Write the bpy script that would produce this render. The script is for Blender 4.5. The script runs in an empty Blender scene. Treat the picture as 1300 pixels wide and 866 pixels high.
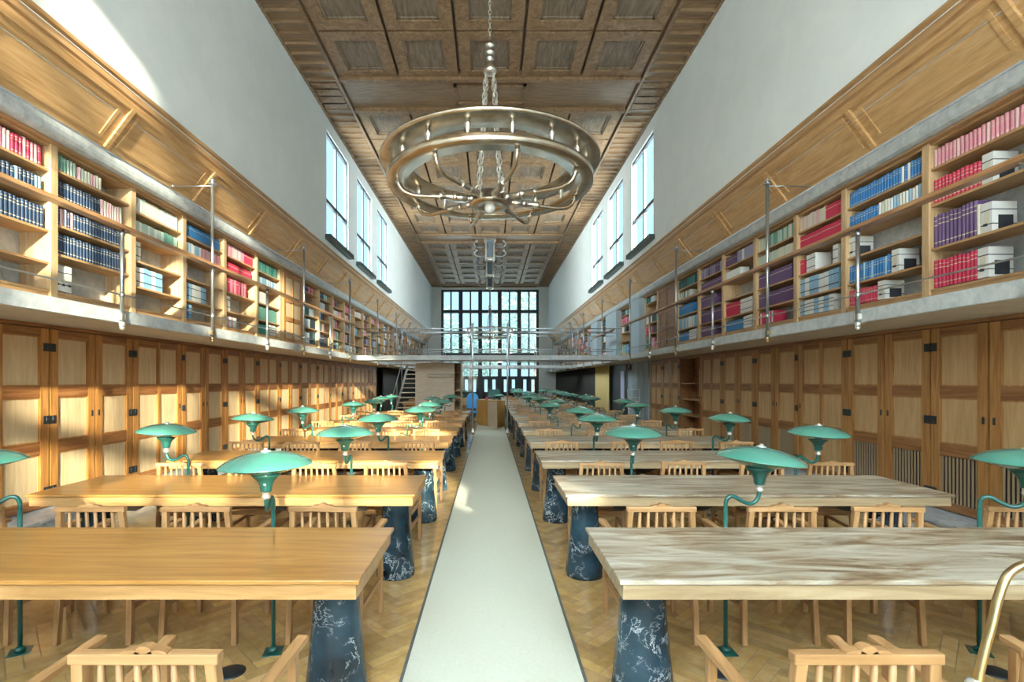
import bpy, bmesh, math, random
from mathutils import Vector, Matrix, Euler
S = bpy.context.scene
COL = S.collection
R = random.Random(7)
PI = math.pi
# ------------------------------------------------------------------ camera
EYE = 1.78
cam_d = bpy.data.cameras.new('camera'); cam = bpy.data.objects.new('camera', cam_d); COL.objects.link(cam)
cam.location = (0, 0, EYE); cam.rotation_euler = (PI/2, 0, 0)
cam_d.sensor_width = 36; cam_d.lens = 36*640/1300
cam_d.shift_x = 28/1300; cam_d.shift_y = 51/1300
cam_d.clip_start = 0.05; cam_d.clip_end = 400
S.camera = cam
# ------------------------------------------------------------------ world, sun, exposure
S.view_settings.view_transform = 'Standard'; S.view_settings.look = 'None'
S.view_settings.gamma = 1; S.view_settings.use_curve_mapping = False
S.view_settings.exposure = 2.43
W = bpy.data.worlds.new('world'); S.world = W; W.use_nodes = True
wn = W.node_tree.nodes; wl = W.node_tree.links; wn.clear()
out = wn.new('ShaderNodeOutputWorld'); bg = wn.new('ShaderNodeBackground')
tc = wn.new('ShaderNodeTexCoord'); sep = wn.new('ShaderNodeSeparateXYZ'); ramp = wn.new('ShaderNodeValToRGB')
wl.new(tc.outputs['Generated'], sep.inputs[0]); wl.new(sep.outputs['Z'], ramp.inputs[0])
ramp.color_ramp.elements[0].position = 0.0; ramp.color_ramp.elements[0].color = (0.95, 0.97, 0.96, 1)
ramp.color_ramp.elements[1].position = 0.7; ramp.color_ramp.elements[1].color = (0.84, 0.93, 1.0, 1)
wl.new(ramp.outputs[0], bg.inputs[0]); 
# the sky is bright on the sun's side (behind the camera) and a dim clear blue on the opposite side
mr = wn.new('ShaderNodeMapRange'); mr.inputs[1].default_value = 0.15; mr.inputs[2].default_value = -0.35; mr.inputs[3].default_value = 0.30; mr.inputs[4].default_value = 7.0
mr.interpolation_type = 'SMOOTHSTEP'
wl.new(sep.outputs['Y'], mr.inputs[0]); wl.new(mr.outputs[0], bg.inputs[1])
mc = wn.new('ShaderNodeMix'); mc.data_type = 'RGBA'; mc.inputs[7].default_value = (0.50, 0.78, 1.0, 1)
m2 = wn.new('ShaderNodeMapRange'); m2.inputs[1].default_value = -0.2; m2.inputs[2].default_value = 0.2
wl.new(sep.outputs['Y'], m2.inputs[0]); wl.new(m2.outputs[0], mc.inputs[0]); wl.new(ramp.outputs[0], mc.inputs[6]); wl.new(mc.outputs[2], bg.inputs[0])
wl.new(bg.outputs[0], out.inputs[0])
sd = bpy.data.lights.new('sun', 'SUN'); sun = bpy.data.objects.new('sun', sd); COL.objects.link(sun)
sd.energy = 4.6; sd.angle = math.radians(1.2); sd.color = (1.0, 0.86, 0.66)
SUN_DIR = Vector((-0.33, 1.0, -0.27))
sun.rotation_euler = SUN_DIR.to_track_quat('-Z', 'Y').to_euler()
sun.location = (8, -20, 12)
def portal(loc, rot, sx, sy):
    d = bpy.data.lights.new('window_portal', 'AREA'); d.shape = 'RECTANGLE'; d.size = sx; d.size_y = sy
    d.cycles.is_portal = True
    o = bpy.data.objects.new('window_portal', d); COL.objects.link(o); o.location = loc; o.rotation_euler = rot
YB, YF = -4.0, 41.0          # back and front (far) wall planes
WX = 5.5; UX = 4.72; CZ = 9.45
portal((0, YB-0.5, 4.75), (PI/2, 0, 0), 8.0, 8.9)
portal((0, YF+0.3, 4.9), (-PI/2, 0, 0), 8.0, 8.4)
# ------------------------------------------------------------------ helpers
class MB:
    def __init__(s): s.v = []; s.f = []; s.m = []; s.sm = []
    def add(s, vs, fs, m=0, smooth=False):
        b = len(s.v); s.v += [tuple(v) for v in vs]
        for f in fs: s.f.append([b+i for i in f]); s.m.append(m); s.sm.append(smooth)
    def hexa(s, p, m=0):   # p: 8 points, bottom ring 0-3 and top ring 4-7
        s.add(p, [(3,2,1,0),(4,5,6,7),(0,1,5,4),(1,2,6,5),(2,3,7,6),(3,0,4,7)], m)
    def box(s, x0, x1, y0, y1, z0, z1, m=0):
        if x0 > x1: x0, x1 = x1, x0
        if y0 > y1: y0, y1 = y1, y0
        if z0 > z1: z0, z1 = z1, z0
        s.hexa([(x0,y0,z0),(x1,y0,z0),(x1,y1,z0),(x0,y1,z0),(x0,y0,z1),(x1,y0,z1),(x1,y1,z1),(x0,y1,z1)], m)
    def bar(s, a, b, w, h, m=0, up=(0,0,1), w2=None, h2=None):   # square bar from a to b
        a = Vector(a); b = Vector(b); d = (b-a).normalized(); up = Vector(up)
        if abs(d.dot(up)) > .98: up = Vector((0,1,0))
        x = d.cross(up).normalized(); y = x.cross(d).normalized()
        w2 = w if w2 is None else w2; h2 = h if h2 is None else h2
        P = []
        for c, ww, hh in ((a,w,h),(b,w2,h2)):
            P += [c-x*ww/2-y*hh/2, c+x*ww/2-y*hh/2, c+x*ww/2+y*hh/2, c-x*ww/2+y*hh/2]
        s.hexa(P, m)
    def tube(s, pts, r, n=8, m=0, cap=True):
        pts = [Vector(p) for p in pts]; rs = r if isinstance(r, (list, tuple)) else [r]*len(pts)
        vs = []; prev = None
        for i, p in enumerate(pts):
            t = (pts[min(i+1, len(pts)-1)]-pts[max(i-1, 0)]).normalized()
            if prev is None:
                u = Vector((0,0,1)) if abs(t.z) < .9 else Vector((1,0,0))
                x = t.cross(u).normalized()
            else:
                x = (prev - t*prev.dot(t)).normalized()
            prev = x; y = t.cross(x)
            for k in range(n):
                a = 2*PI*k/n; vs.append(p + (x*math.cos(a)+y*math.sin(a))*rs[i])
        fs = []
        for i in range(len(pts)-1):
            for k in range(n):
                k2 = (k+1) % n; fs.append((i*n+k, i*n+k2, (i+1)*n+k2, (i+1)*n+k))
        s.add(vs, fs, m, True)
        if cap:
            b = len(s.v)-len(vs)
            s.f.append([b+k for k in range(n)][::-1]); s.m.append(m); s.sm.append(False)
            s.f.append([b+(len(pts)-1)*n+k for k in range(n)]); s.m.append(m); s.sm.append(False)
    def lathe(s, prof, c=(0,0,0), n=24, m=0, smooth=True, closed=False):
        c = Vector(c); vs = []
        for r, z in prof:
            for k in range(n):
                a = 2*PI*k/n; vs.append(c+Vector((r*math.cos(a), r*math.sin(a), z)))
        fs = []; L = len(prof)
        for i in range(L if closed else L-1):
            j = (i+1) % L
            for k in range(n):
                k2 = (k+1) % n; fs.append((i*n+k, i*n+k2, j*n+k2, j*n+k))
        if not closed:
            if prof[0][0] > 1e-6: fs.append(tuple(range(n))[::-1])
            if prof[-1][0] > 1e-6: fs.append(tuple((L-1)*n+k for k in range(n)))
        s.add(vs, fs, m, smooth)
    def prism(s, poly, axis, a0, a1, m=0):   # poly: 2D points; axis the extrude axis
        def P(u, v, a): return {'x': (a,u,v), 'y': (u,a,v), 'z': (u,v,a)}[axis]
        n = len(poly); vs = [P(u,v,a0) for u,v in poly]+[P(u,v,a1) for u,v in poly]
        s.add(vs, [tuple(range(n))[::-1], tuple(range(n,2*n))]+[(i,(i+1)%n,n+(i+1)%n,n+i) for i in range(n)], m)
    def sphere(s, c, r, n=12, m=0, sz=1.0):
        prof = [(max(1e-4, r*math.sin(PI*i/(n//2+2))), -r*sz*math.cos(PI*i/(n//2+2))) for i in range(n//2+3)]
        s.lathe(prof, c, n, m)
    def mesh(s, name, mats):
        me = bpy.data.meshes.new(name); me.from_pydata(s.v, [], s.f)
        for m in (mats if isinstance(mats, (list, tuple)) else [mats]): me.materials.append(m)
        me.polygons.foreach_set('material_index', s.m); me.polygons.foreach_set('use_smooth', s.sm)
        bm = bmesh.new(); bm.from_mesh(me); bmesh.ops.recalc_face_normals(bm, faces=bm.faces); bm.to_mesh(me); bm.free()
        me.update(); return me
    def build(s, name, mats, parent=None, bevel=0, loc=None):
        o = bpy.data.objects.new(name, s.mesh(name, mats)); COL.objects.link(o)
        if parent: o.parent = parent
        if loc: o.location = loc
        if bevel:
            b = o.modifiers.new('bevel', 'BEVEL'); b.width = bevel; b.segments = 2; b.limit_method = 'ANGLE'
        return o
def tag(o, label=None, cat=None, group=None, kind=None):
    if label: o['label'] = label
    if cat: o['category'] = cat
    if group: o['group'] = group
    if kind: o['kind'] = kind
    return o
def thing(name, label, cat, loc=(0,0,0), rz=0, group=None):
    o = bpy.data.objects.new(name, None); COL.objects.link(o); o.location = loc; o.rotation_euler = (0,0,rz)
    o.empty_display_size = .1
    return tag(o, label, cat, group)
def struct(o): o['kind'] = 'structure'; return o
def dup(root, loc, rz=0, label=None, group=None):
    r = root.copy(); COL.objects.link(r); r.location = loc; r.rotation_euler = (0,0,rz)
    if label: r['label'] = label
    if group: r['group'] = group
    for ch in list(root.children):
        c = ch.copy(); COL.objects.link(c); c.parent = r
        for g in list(ch.children):
            d = g.copy(); COL.objects.link(d); d.parent = c
    return r
ORD = ['nearest','second','third','fourth','fifth','sixth','seventh','eighth','ninth','tenth','eleventh','twelfth','thirteenth','fourteenth','fifteenth','sixteenth','seventeenth','eighteenth','nineteenth','twentieth','twenty-first','twenty-second','twenty-third','twenty-fourth','twenty-fifth','twenty-sixth','twenty-seventh','twenty-eighth','twenty-ninth','thirtieth','thirty-first','thirty-second','thirty-third','thirty-fourth']
def nth(n, what='from the camera'): return 'nearest the camera' if n == 0 else ORD[n]+' '+what
# ------------------------------------------------------------------ materials
def mat(name, col, rough=.5, metal=0, spec=.5, coat=0):
    m = bpy.data.materials.new(name); m.use_nodes = True; b = m.node_tree.nodes['Principled BSDF']
    b.inputs['Base Color'].default_value = (*col, 1); b.inputs['Roughness'].default_value = rough
    b.inputs['Metallic'].default_value = metal; b.inputs['Specular IOR Level'].default_value = spec
    if coat: b.inputs['Coat Weight'].default_value = coat; b.inputs['Coat Roughness'].default_value = .12
    return m
def nodes(m): return m.node_tree.nodes, m.node_tree.links, m.node_tree.nodes['Principled BSDF']
def noise_mat(name, stops, scale=(1,1,1), nscale=6, detail=6, rough=.5, metal=0, bump=0, dist=.6, coat=0, attr=None, rand=.0, rvar=0, spec=.5):
    m = mat(name, stops[0][1], rough, metal, spec, coat); N, L, b = nodes(m)
    t = N.new('ShaderNodeTexCoord'); mp = N.new('ShaderNodeMapping'); no = N.new('ShaderNodeTexNoise'); r = N.new('ShaderNodeValToRGB')
    mp.inputs['Scale'].default_value = scale; no.inputs['Scale'].default_value = nscale; no.inputs['Detail'].default_value = detail
    no.inputs['Distortion'].default_value = dist; no.inputs['Roughness'].default_value = .62
    if rand:
        oi = N.new('ShaderNodeObjectInfo'); mul = N.new('ShaderNodeVectorMath'); mul.operation = 'SCALE'; mul.inputs[3].default_value = rand*37
        cx = N.new('ShaderNodeCombineXYZ'); L.new(oi.outputs['Random'], cx.inputs[0]); L.new(oi.outputs['Random'], cx.inputs[1]); L.new(cx.outputs[0], mul.inputs[0])
        ad = N.new('ShaderNodeVectorMath'); L.new(t.outputs['Object'], ad.inputs[0]); L.new(mul.outputs[0], ad.inputs[1]); L.new(ad.outputs[0], mp.inputs[0])
    else: L.new(t.outputs['Object'], mp.inputs[0])
    L.new(mp.outputs[0], no.inputs[0]); L.new(no.outputs['Fac'], r.inputs[0])
    e = r.color_ramp.elements
    while len(e) < len(stops): e.new(.5)
    for i, (p, c) in enumerate(stops): e[i].position = p; e[i].color = (*c, 1)
    src = r.outputs[0]
    if attr:
        a = N.new('ShaderNodeAttribute'); a.attribute_name = attr; mx = N.new('ShaderNodeMix'); mx.data_type = 'RGBA'; mx.blend_type = 'MULTIPLY'
        mx.inputs[0].default_value = 1; L.new(src, mx.inputs[6]); L.new(a.outputs['Color'], mx.inputs[7]); src = mx.outputs[2]
    L.new(src, b.inputs['Base Color'])
    if bump:
        bp = N.new('ShaderNodeBump'); bp.inputs['Strength'].default_value = bump; bp.inputs['Distance'].default_value = .01
        L.new(no.outputs['Fac'], bp.inputs['Height']); L.new(bp.outputs[0], b.inputs['Normal'])
    if rvar:
        mr = N.new('ShaderNodeMapRange'); mr.inputs[3].default_value = rough-rvar; mr.inputs[4].default_value = rough+rvar
        L.new(no.outputs['Fac'], mr.inputs[0]); L.new(mr.outputs[0], b.inputs['Roughness'])
    return m
def wood(name, a, b_, c, axis='x', rough=.42, bump=.05, ns=3.2, coat=0, rand=0, long=.12):
    sc = {'x': (long,1.6,1.6), 'y': (1.6,long,1.6), 'z': (1.6,1.6,long)}[axis]
    sc = tuple(v*3 for v in sc)
    return noise_mat(name, [(.30,a),(.52,b_),(.72,c)], sc, ns, 8, rough, 0, bump, 1.1, coat, None, rand)
M = {}
honey = ((.34,.155,.035),(.50,.25,.066),(.62,.345,.105))
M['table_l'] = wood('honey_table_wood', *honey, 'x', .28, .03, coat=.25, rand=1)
M['apron_l'] = wood('honey_apron_wood', (.38,.20,.065),(.54,.31,.12),(.64,.41,.18), 'x', .4, rand=1)
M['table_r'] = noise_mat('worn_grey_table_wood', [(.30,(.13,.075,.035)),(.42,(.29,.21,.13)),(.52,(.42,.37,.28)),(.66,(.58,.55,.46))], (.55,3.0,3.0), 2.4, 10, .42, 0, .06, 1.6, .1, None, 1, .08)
M['apron_r'] = wood('pale_apron_wood', (.28,.19,.10),(.42,.315,.18),(.52,.41,.26), 'x', .45, rand=1)
M['chair'] = wood('beech_chair_wood', (.30,.155,.056),(.43,.24,.10),(.54,.33,.155), 'z', .45, rand=1)
M['chair_x'] = wood('beech_chair_wood_across', (.30,.155,.056),(.43,.24,.10),(.54,.33,.155), 'x', .45, rand=1)
M['chair_y'] = wood('beech_chair_wood_along', (.30,.155,.056),(.43,.24,.10),(.54,.33,.155), 'y', .45, rand=1)
M['dark_wood'] = wood('dark_stained_wood', (.035,.028,.025),(.06,.045,.035),(.09,.07,.055), 'x', .5)
M['frame_l'] = wood('oak_frame_left', (.27,.105,.024),(.41,.185,.048),(.54,.27,.085), 'z', .38, coat=.1, rand=1)
M['rail_l'] = wood('oak_rail_left', (.16,.055,.018),(.27,.11,.036),(.38,.175,.065), 'y', .38, rand=1)
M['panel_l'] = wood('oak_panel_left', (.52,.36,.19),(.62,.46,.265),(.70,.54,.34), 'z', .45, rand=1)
M['frame_r'] = wood('oak_frame_right', (.25,.112,.034),(.38,.19,.062),(.51,.28,.105), 'z', .4, coat=.1, rand=1)
M['rail_r'] = wood('oak_rail_right', (.16,.068,.026),(.26,.122,.046),(.36,.18,.075), 'y', .4, rand=1)
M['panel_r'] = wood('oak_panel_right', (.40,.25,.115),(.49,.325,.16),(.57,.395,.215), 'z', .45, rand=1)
M['shelf'] = wood('shelf_oak', (.42,.27,.13),(.54,.375,.20),(.64,.47,.28), 'z', .5, rand=1)
M['board'] = wood('shelf_board_oak', (.36,.20,.08),(.47,.285,.13),(.58,.37,.19), 'y', .5, rand=1)
M['frieze'] = wood('frieze_oak', (.42,.24,.095),(.55,.345,.155),(.66,.44,.23), 'y', .42, bump=.03)
M['moulding'] = wood('moulding_oak', (.30,.16,.065),(.43,.255,.115),(.55,.35,.18), 'y', .42)
M['handrail'] = wood('handrail_oak', (.24,.11,.04),(.38,.20,.085),(.52,.32,.16), 'y', .35)
M['ceil_a'] = noise_mat('ceiling_frame_oak', [(.3,(.15,.09,.045)),(.52,(.25,.158,.084)),(.72,(.35,.235,.135))], (2.2,2.2,2.2), 2.6, 8, .5, 0, .04, 1.2, 0, None, 0, 0, .3)
M['ceil_p'] = noise_mat('ceiling_panel_oak', [(.3,(.13,.095,.065)),(.52,(.21,.165,.12)),(.72,(.29,.235,.18))], (6,.8,1), 2.6, 8, .6, 0, .04, .8, 0, None, 0, 0, .2)
M['ceil_b'] = noise_mat('ceiling_band_oak', [(.3,(.15,.092,.048)),(.52,(.24,.155,.085)),(.72,(.33,.225,.13))], (.7,6,1), 2.6, 8, .38, 0, .04, .8)
M['wall'] = noise_mat('white_plaster', [(.3,(.75,.82,.83)),(.7,(.81,.87,.87))], (1,1,1), 1.5, 4, .85, 0, .02)
M['concrete'] = noise_mat('grey_concrete', [(.3,(.33,.37,.38)),(.5,(.44,.48,.49)),(.7,(.54,.57,.57))], (1,1,1), 9, 10, .6, 0, .12)
M['soffit'] = noise_mat('cream_soffit', [(.3,(.52,.47,.38)),(.7,(.62,.57,.47))], (1,1,1), 4, 5, .6)
M['stone'] = noise_mat('grey_blue_stone', [(.3,(.26,.31,.36)),(.5,(.40,.46,.50)),(.7,(.58,.62,.63))], (1,1,1), 5, 8, .3, 0, 0, 1.5)
M['steel'] = mat('brushed_steel', (.42,.45,.47), .32, .9)
M['iron'] = mat('dark_iron', (.05,.06,.065), .4, .6)
M['brass'] = mat('aged_brass', (.62,.50,.28), .28, 1)
M['white_metal'] = mat('pale_nickel_bracket', (.75,.76,.72), .35, .7)
M['ring'] = noise_mat('polished_bronze', [(.3,(.52,.42,.30)),(.5,(.70,.62,.50)),(.7,(.82,.78,.68))], (1,1,1), 3, 5, .27, 1, 0, .6)
M['chain'] = mat('silver_chain', (.72,.70,.64), .3, 1)
M['globe'] = mat('opal_glass_globe', (.85,.87,.88), .2)
M['green'] = noise_mat('green_lamp_enamel', [(.35,(.065,.245,.19)),(.65,(.085,.29,.225))], (1,1,1), 3, 3, .22, 0, 0, .3, .5)
M['green_d'] = mat('dark_green_enamel', (.012,.10,.085), .3, .0, .5, .3)
M['carpet'] = noise_mat('pale_green_carpet', [(.3,(.62,.655,.55)),(.7,(.70,.725,.62))], (1,1,1), 60, 6, .95, 0, .3)
M['carpet_edge'] = mat('grey_carpet_border', (.12,.13,.12), .9)
M['floor'] = noise_mat('oak_parquet', [(.3,(.60,.38,.14)),(.52,(.70,.48,.205)),(.72,(.78,.57,.28))], (3,3,3), 3, 6, .15, 0, .02, .8, .2, 'tone', 0, .05)
M['grey_frame'] = mat('dark_window_frame', (.045,.055,.065), .4, .2)
M['sill'] = mat('dark_green_sill', (.045,.07,.065), .35)
M['white'] = mat('white_card', (.78,.80,.80), .6)
M['black'] = mat('black_card', (.015,.015,.018), .5)
M['fabric_dark'] = noise_mat('dark_curtain_cloth', [(.3,(.03,.033,.034)),(.7,(.07,.068,.06))], (1,1,1), 12, 4, .9)
M['fabric_yel'] = mat('yellow_curtain_cloth', (.62,.50,.22), .9)
M['blue'] = mat('blue_plastic', (.04,.28,.62), .35)
M['red'] = mat('red_plastic', (.6,.03,.08), .4)
M['pale_panel'] = noise_mat('pale_beech_board', [(.3,(.52,.44,.34)),(.7,(.62,.54,.44))], (1,1,4), 3, 6, .5)
M['desk'] = wood('desk_oak', (.32,.17,.045),(.44,.25,.07),(.54,.34,.12), 'z', .35)
M['bluegrey'] = mat('blue_grey_paint', (.34,.42,.47), .5)
M['louver'] = mat('grille_slat_wood', (.30,.22,.13), .5)
M['leaf'] = noise_mat('tree_leaves', [(.3,(.03,.065,.055)),(.7,(.07,.12,.10))], (1,1,1), 4, 5, .8)
M['bark'] = mat('tree_bark', (.10,.08,.06), .9)
M['ground'] = mat('outdoor_paving', (.40,.42,.42), .9)
# marble
def marble():
    m = mat('blue_black_marble', (.03,.06,.10), .2, 0, .45, 0); N, L, b = nodes(m)
    t = N.new('ShaderNodeTexCoord'); oi = N.new('ShaderNodeObjectInfo'); cx = N.new('ShaderNodeCombineXYZ'); ad = N.new('ShaderNodeVectorMath')
    ml = N.new('ShaderNodeMath'); ml.operation = 'MULTIPLY'; ml.inputs[1].default_value = 40; L.new(oi.outputs['Random'], ml.inputs[0])
    L.new(ml.outputs[0], cx.inputs[0]); L.new(ml.outputs[0], cx.inputs[2]); L.new(t.outputs['Object'], ad.inputs[0]); L.new(cx.outputs[0], ad.inputs[1])
    n1 = N.new('ShaderNodeTexNoise'); n1.inputs['Scale'].default_value = 6; n1.inputs['Detail'].default_value = 6; n1.inputs['Distortion'].default_value = .5
    n1.inputs['Roughness'].default_value = .7
    r1 = N.new('ShaderNodeValToRGB'); e = r1.color_ramp.elements
    e[0].position = .487; e[0].color = (0,0,0,1); e[1].position = .513; e[1].color = (0,0,0,1); x = e.new(.5); x.color = (1,1,1,1)
    n2 = N.new('ShaderNodeTexNoise'); n2.inputs['Scale'].default_value = 3.5; n2.inputs['Detail'].default_value = 8
    r2 = N.new('ShaderNodeValToRGB'); r2.color_ramp.elements[0].position = .35; r2.color_ramp.elements[0].color = (.004,.010,.015,1)
    r2.color_ramp.elements[1].position = .68; r2.color_ramp.elements[1].color = (.026,.065,.095,1)
    n3 = N.new('ShaderNodeTexNoise'); n3.inputs['Scale'].default_value = 5; r3 = N.new('ShaderNodeValToRGB'); r3.color_ramp.elements[0].position = .42; r3.color_ramp.elements[1].position = .6
    mm = N.new('ShaderNodeMath'); mm.operation = 'MULTIPLY'
    mx = N.new('ShaderNodeMix'); mx.data_type = 'RGBA'; mx.inputs[7].default_value = (.62,.70,.74,1)
    for n in (n1, n2, n3): L.new(ad.outputs[0], n.inputs[0])
    L.new(n1.outputs['Fac'], r1.inputs[0]); L.new(n2.outputs['Fac'], r2.inputs[0]); L.new(n3.outputs['Fac'], r3.inputs[0])
    L.new(r1.outputs[0], mm.inputs[0]); L.new(r3.outputs[0], mm.inputs[1]); L.new(mm.outputs[0], mx.inputs[0]); L.new(r2.outputs[0], mx.inputs[6]); L.new(mx.outputs[2], b.inputs['Base Color'])
    return m
M['marble'] = marble()
def glass():
    m = bpy.data.materials.new('window_glass'); m.use_nodes = True; N = m.node_tree.nodes; L = m.node_tree.links; N.clear()
    o = N.new('ShaderNodeOutputMaterial'); mx = N.new('ShaderNodeMixShader'); t = N.new('ShaderNodeBsdfTransparent'); g = N.new('ShaderNodeBsdfGlossy')
    t.inputs[0].default_value = (.93,.97,.97,1); g.inputs['Roughness'].default_value = .02; mx.inputs[0].default_value = .06
    L.new(t.outputs[0], mx.inputs[1]); L.new(g.outputs[0], mx.inputs[2]); L.new(mx.outputs[0], o.inputs[0]); return m
M['glass'] = glass()
BC = {'navy': (.018,.045,.10), 'blue': (.03,.19,.46), 'lightblue': (.25,.45,.62), 'crimson': (.55,.03,.085), 'pink': (.62,.25,.31), 'rose': (.68,.44,.44),
      'purple': (.12,.065,.17), 'green': (.13,.33,.26), 'mint': (.42,.56,.47), 'white': (.70,.72,.69), 'cream': (.62,.60,.48), 'teal': (.02,.22,.20), 'black': (.03,.035,.045), 'lavender': (.30,.30,.44), 'brown': (.16,.09,.06)}
BM = {k: mat('cloth_'+k, v, .6) for k, v in BC.items()}
BM['gilt'] = mat('gilt_lettering_band', (.55,.48,.30), .5); BM['page'] = mat('page_edges', (.66,.62,.52), .8)
BK = list(BM.keys()); BL = [BM[k] for k in BK]
# ------------------------------------------------------------------ setting: floor, carpet
m = MB(); m.box(-6.2, 6.2, YB-.2, YF+.4, -.12, -.012)
struct(m.build('floor', noise_mat('screed', [(.3,(.2,.15,.1)),(.7,(.25,.2,.14))])))
def herringbone():
    w = .085; n = 6; vs = []; fs = []; tone = []
    c, s = math.cos(PI/4), math.sin(PI/4); g = .0016; rr = random.Random(3)
    def add(i0, j0, i1, j1):
        q = [(i0*w+g, j0*w+g), (i1*w-g, j0*w+g), (i1*w-g, j1*w-g), (i0*w+g, j1*w-g)]
        cx = ((i0+i1)/2*c-(j0+j1)/2*s)*w; cy = ((i0+i1)/2*s+(j0+j1)/2*c)*w
        if abs(cx) > 5.35 or cy < YB+.25 or cy > YF-.3: return
        b = len(vs)
        for x, y in q: vs.append((x*c-y*s, x*s+y*c, 0))
        fs.append((b, b+1, b+2, b+3))
        k = rr.uniform(.72, 1.0) if i1-i0 > 1 else rr.uniform(.66, .94); tone.append((k, k*rr.uniform(.95,1), k*rr.uniform(.88,1), 1))
    N = 620
    for i in range(-120, 420):
        for j in range(-120, 420):
            r = (i-j) % (2*n)
            if r == 0: add(i, j, i+n, j+1)
            elif r == n: add(i, j-n+1, i+1, j+1)
    me = bpy.data.meshes.new('floor'); me.from_pydata(vs, [], fs); me.materials.append(M['floor'])
    a = me.color_attributes.new('tone', 'FLOAT_COLOR', 'CORNER')
    for p, t in zip(me.polygons, tone):
        for li in p.loop_indices: a.data[li].color = t
    o = bpy.data.objects.new('floor', me); COL.objects.link(o); struct(o)
herringbone()
ct = thing('carpet_runner', 'long pale green carpet runner down the central aisle', 'carpet', (0,0,0))
m = MB(); m.box(-.515, .555, -3.5, 31, 0, .012); m.build('pile', M['carpet'], ct)
m = MB(); m.box(-.535, -.515, -3.5, 31, 0, .013); m.box(.555, .575, -3.5, 31, 0, .013); m.build('edge_binding', M['carpet_edge'], ct)
# ------------------------------------------------------------------ walls
for sgn, side in ((-1,'left'), (1,'right')):
    m = MB(); m.box(sgn*5.95, sgn*6.15, YB, YF, -.1, 5.2); struct(m.build('wall_'+side, M['bluegrey']))
    # upper wall with three window openings; continuous elsewhere
    m = MB(); wo = [(14.55,16.8),(17.9,20.1),(21.1,23.3)]; z0, z1 = 6.0, 9.05
    y = YB
    xa, xb = sgn*UX, sgn*(UX+.15)
    for a, b in wo:
        m.box(xa, xb, y, a, 5.6, CZ+.3); m.box(xa, xb, a, b, 5.6, z0); m.box(xa, xb, a, b, z1, CZ+.3); y = b
    m.box(xa, xb, y, YF, 5.6, CZ+.3)
    struct(m.build('wall_'+side+'_upper', M['wall']))
    m = MB(); m.box(sgn*(UX+.15), sgn*6.15, YB, YF, 5.3, 5.6); struct(m.build('trim_'+side+'_roof', M['concrete']))
    for k, (a, b) in enumerate(wo):
        n_ = k+1+(0 if sgn < 0 else 3)
        w = MB(); xf = sgn*(UX+.05); t = .06; xg = sgn*(UX+.09)
        def fr(y0, y1, zz0, zz1, w=w, xf=xf, sgn=sgn): w.box(xf, xf+sgn*.08, y0, y1, zz0, zz1)
        fr(a, a+t, z0, z1); fr(b-t, b, z0, z1); fr(a, b, z0, z0+t); fr(a, b, z1-t, z1)
        mid = (a+b)/2; fr(mid-.05, mid+.05, z0, z1); fr(a, b, 7.02, 7.12)
        o = struct(w.build('window_%d' % n_, M['grey_frame']))
        g = MB(); g.box(xg, xg+sgn*.01, a+.03, b-.03, z0+.03, z1-.03); g.build('pane', M['glass'], o)
        g = MB(); g.box(sgn*(UX-.16), sgn*(UX+.16), a-.12, b+.12, z0-.14, z0); g.build('window_sill', M['sill'], o)
        portal((sgn*(UX+.3), mid, 7.5), (0, sgn*PI/2, 0), 3.0, b-a)
# far window wall
def window_wall(num, y, zlo, facing):
    rr = []
    p = MB(); p.box(-4.74, -3.97, y, y+.4, 0, CZ+.3); p.box(3.97, 4.74, y, y+.4, 0, CZ+.3); p.box(-6.15, -4.74, y, y+.4, 0, 5.6); p.box(4.74, 6.15, y, y+.4, 0, 5.6)
    p.box(-4, 4, y, y+.4, 9.22, CZ+.3)
    if zlo > 0: p.box(-4, 4, y, y+.4, 0, zlo)
    struct(p.build('wall_'+facing, M['wall']))
    w = MB(); fx = [-3.97+1.588*k for k in range(6)]
    for k, x in enumerate(fx): w.box(x-(.16 if 0 < k < 5 else 0), x+(.16 if 0 < k < 5 else (0.2 if k == 0 else 0)) if k < 5 else x, y+.0, y+.3, zlo, 9.22) if k < 5 else w.box(x-.2, x, y, y+.3, zlo, 9.22)
    rows = [z for z in (2.05, 2.9, 3.95, 5.75, 7.45) if z > zlo+.3]
    for z in rows: w.box(-3.97, 3.97, y+.02, y+.28, z-.13, z+.13)
    w.box(-3.97, 3.97, y+.02, y+.28, 9.05, 9.22); w.box(-3.97, 3.97, y+.02, y+.28, zlo, zlo+.12)
    for k in range(5):
        x = (fx[k]+fx[k+1])/2; w.box(x-.06, x+.06, y+.08, y+.2, zlo, 9.22)
    if zlo < .2:
        for k in range(5):   # solid lower door leaves with glazed slots
            a, b = fx[k]+.14, fx[k+1]-.14; q = (a+b)/2
            w.box(a, b, y+.1, y+.18, 0, .9)
            for x in (a, q, b): w.box(x-.2, x+.2, y+.1, y+.18, 0, 2.05)
    o = struct(w.build('window_%d' % num, M['grey_frame']))
    g = MB(); g.box(-3.9, 3.9, y+.14, y+.15, zlo+.05, 9.1); g.build('pane', M['glass'], o)
window_wall(7, YF, 0.0, 'far')
window_wall(8, YB-.4, .3, 'near')
# ------------------------------------------------------------------ ceiling
m = MB(); m.box(-5.3, 5.3, YB-.4, YF+.4, CZ+.22, CZ+.4); struct(m.build('ceiling', M['ceil_p']))
fr = MB(); pn = MB(); bd = MB()
CW = 3.82; NB = 5; cw = 2*CW/NB; cd = 1.725
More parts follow.
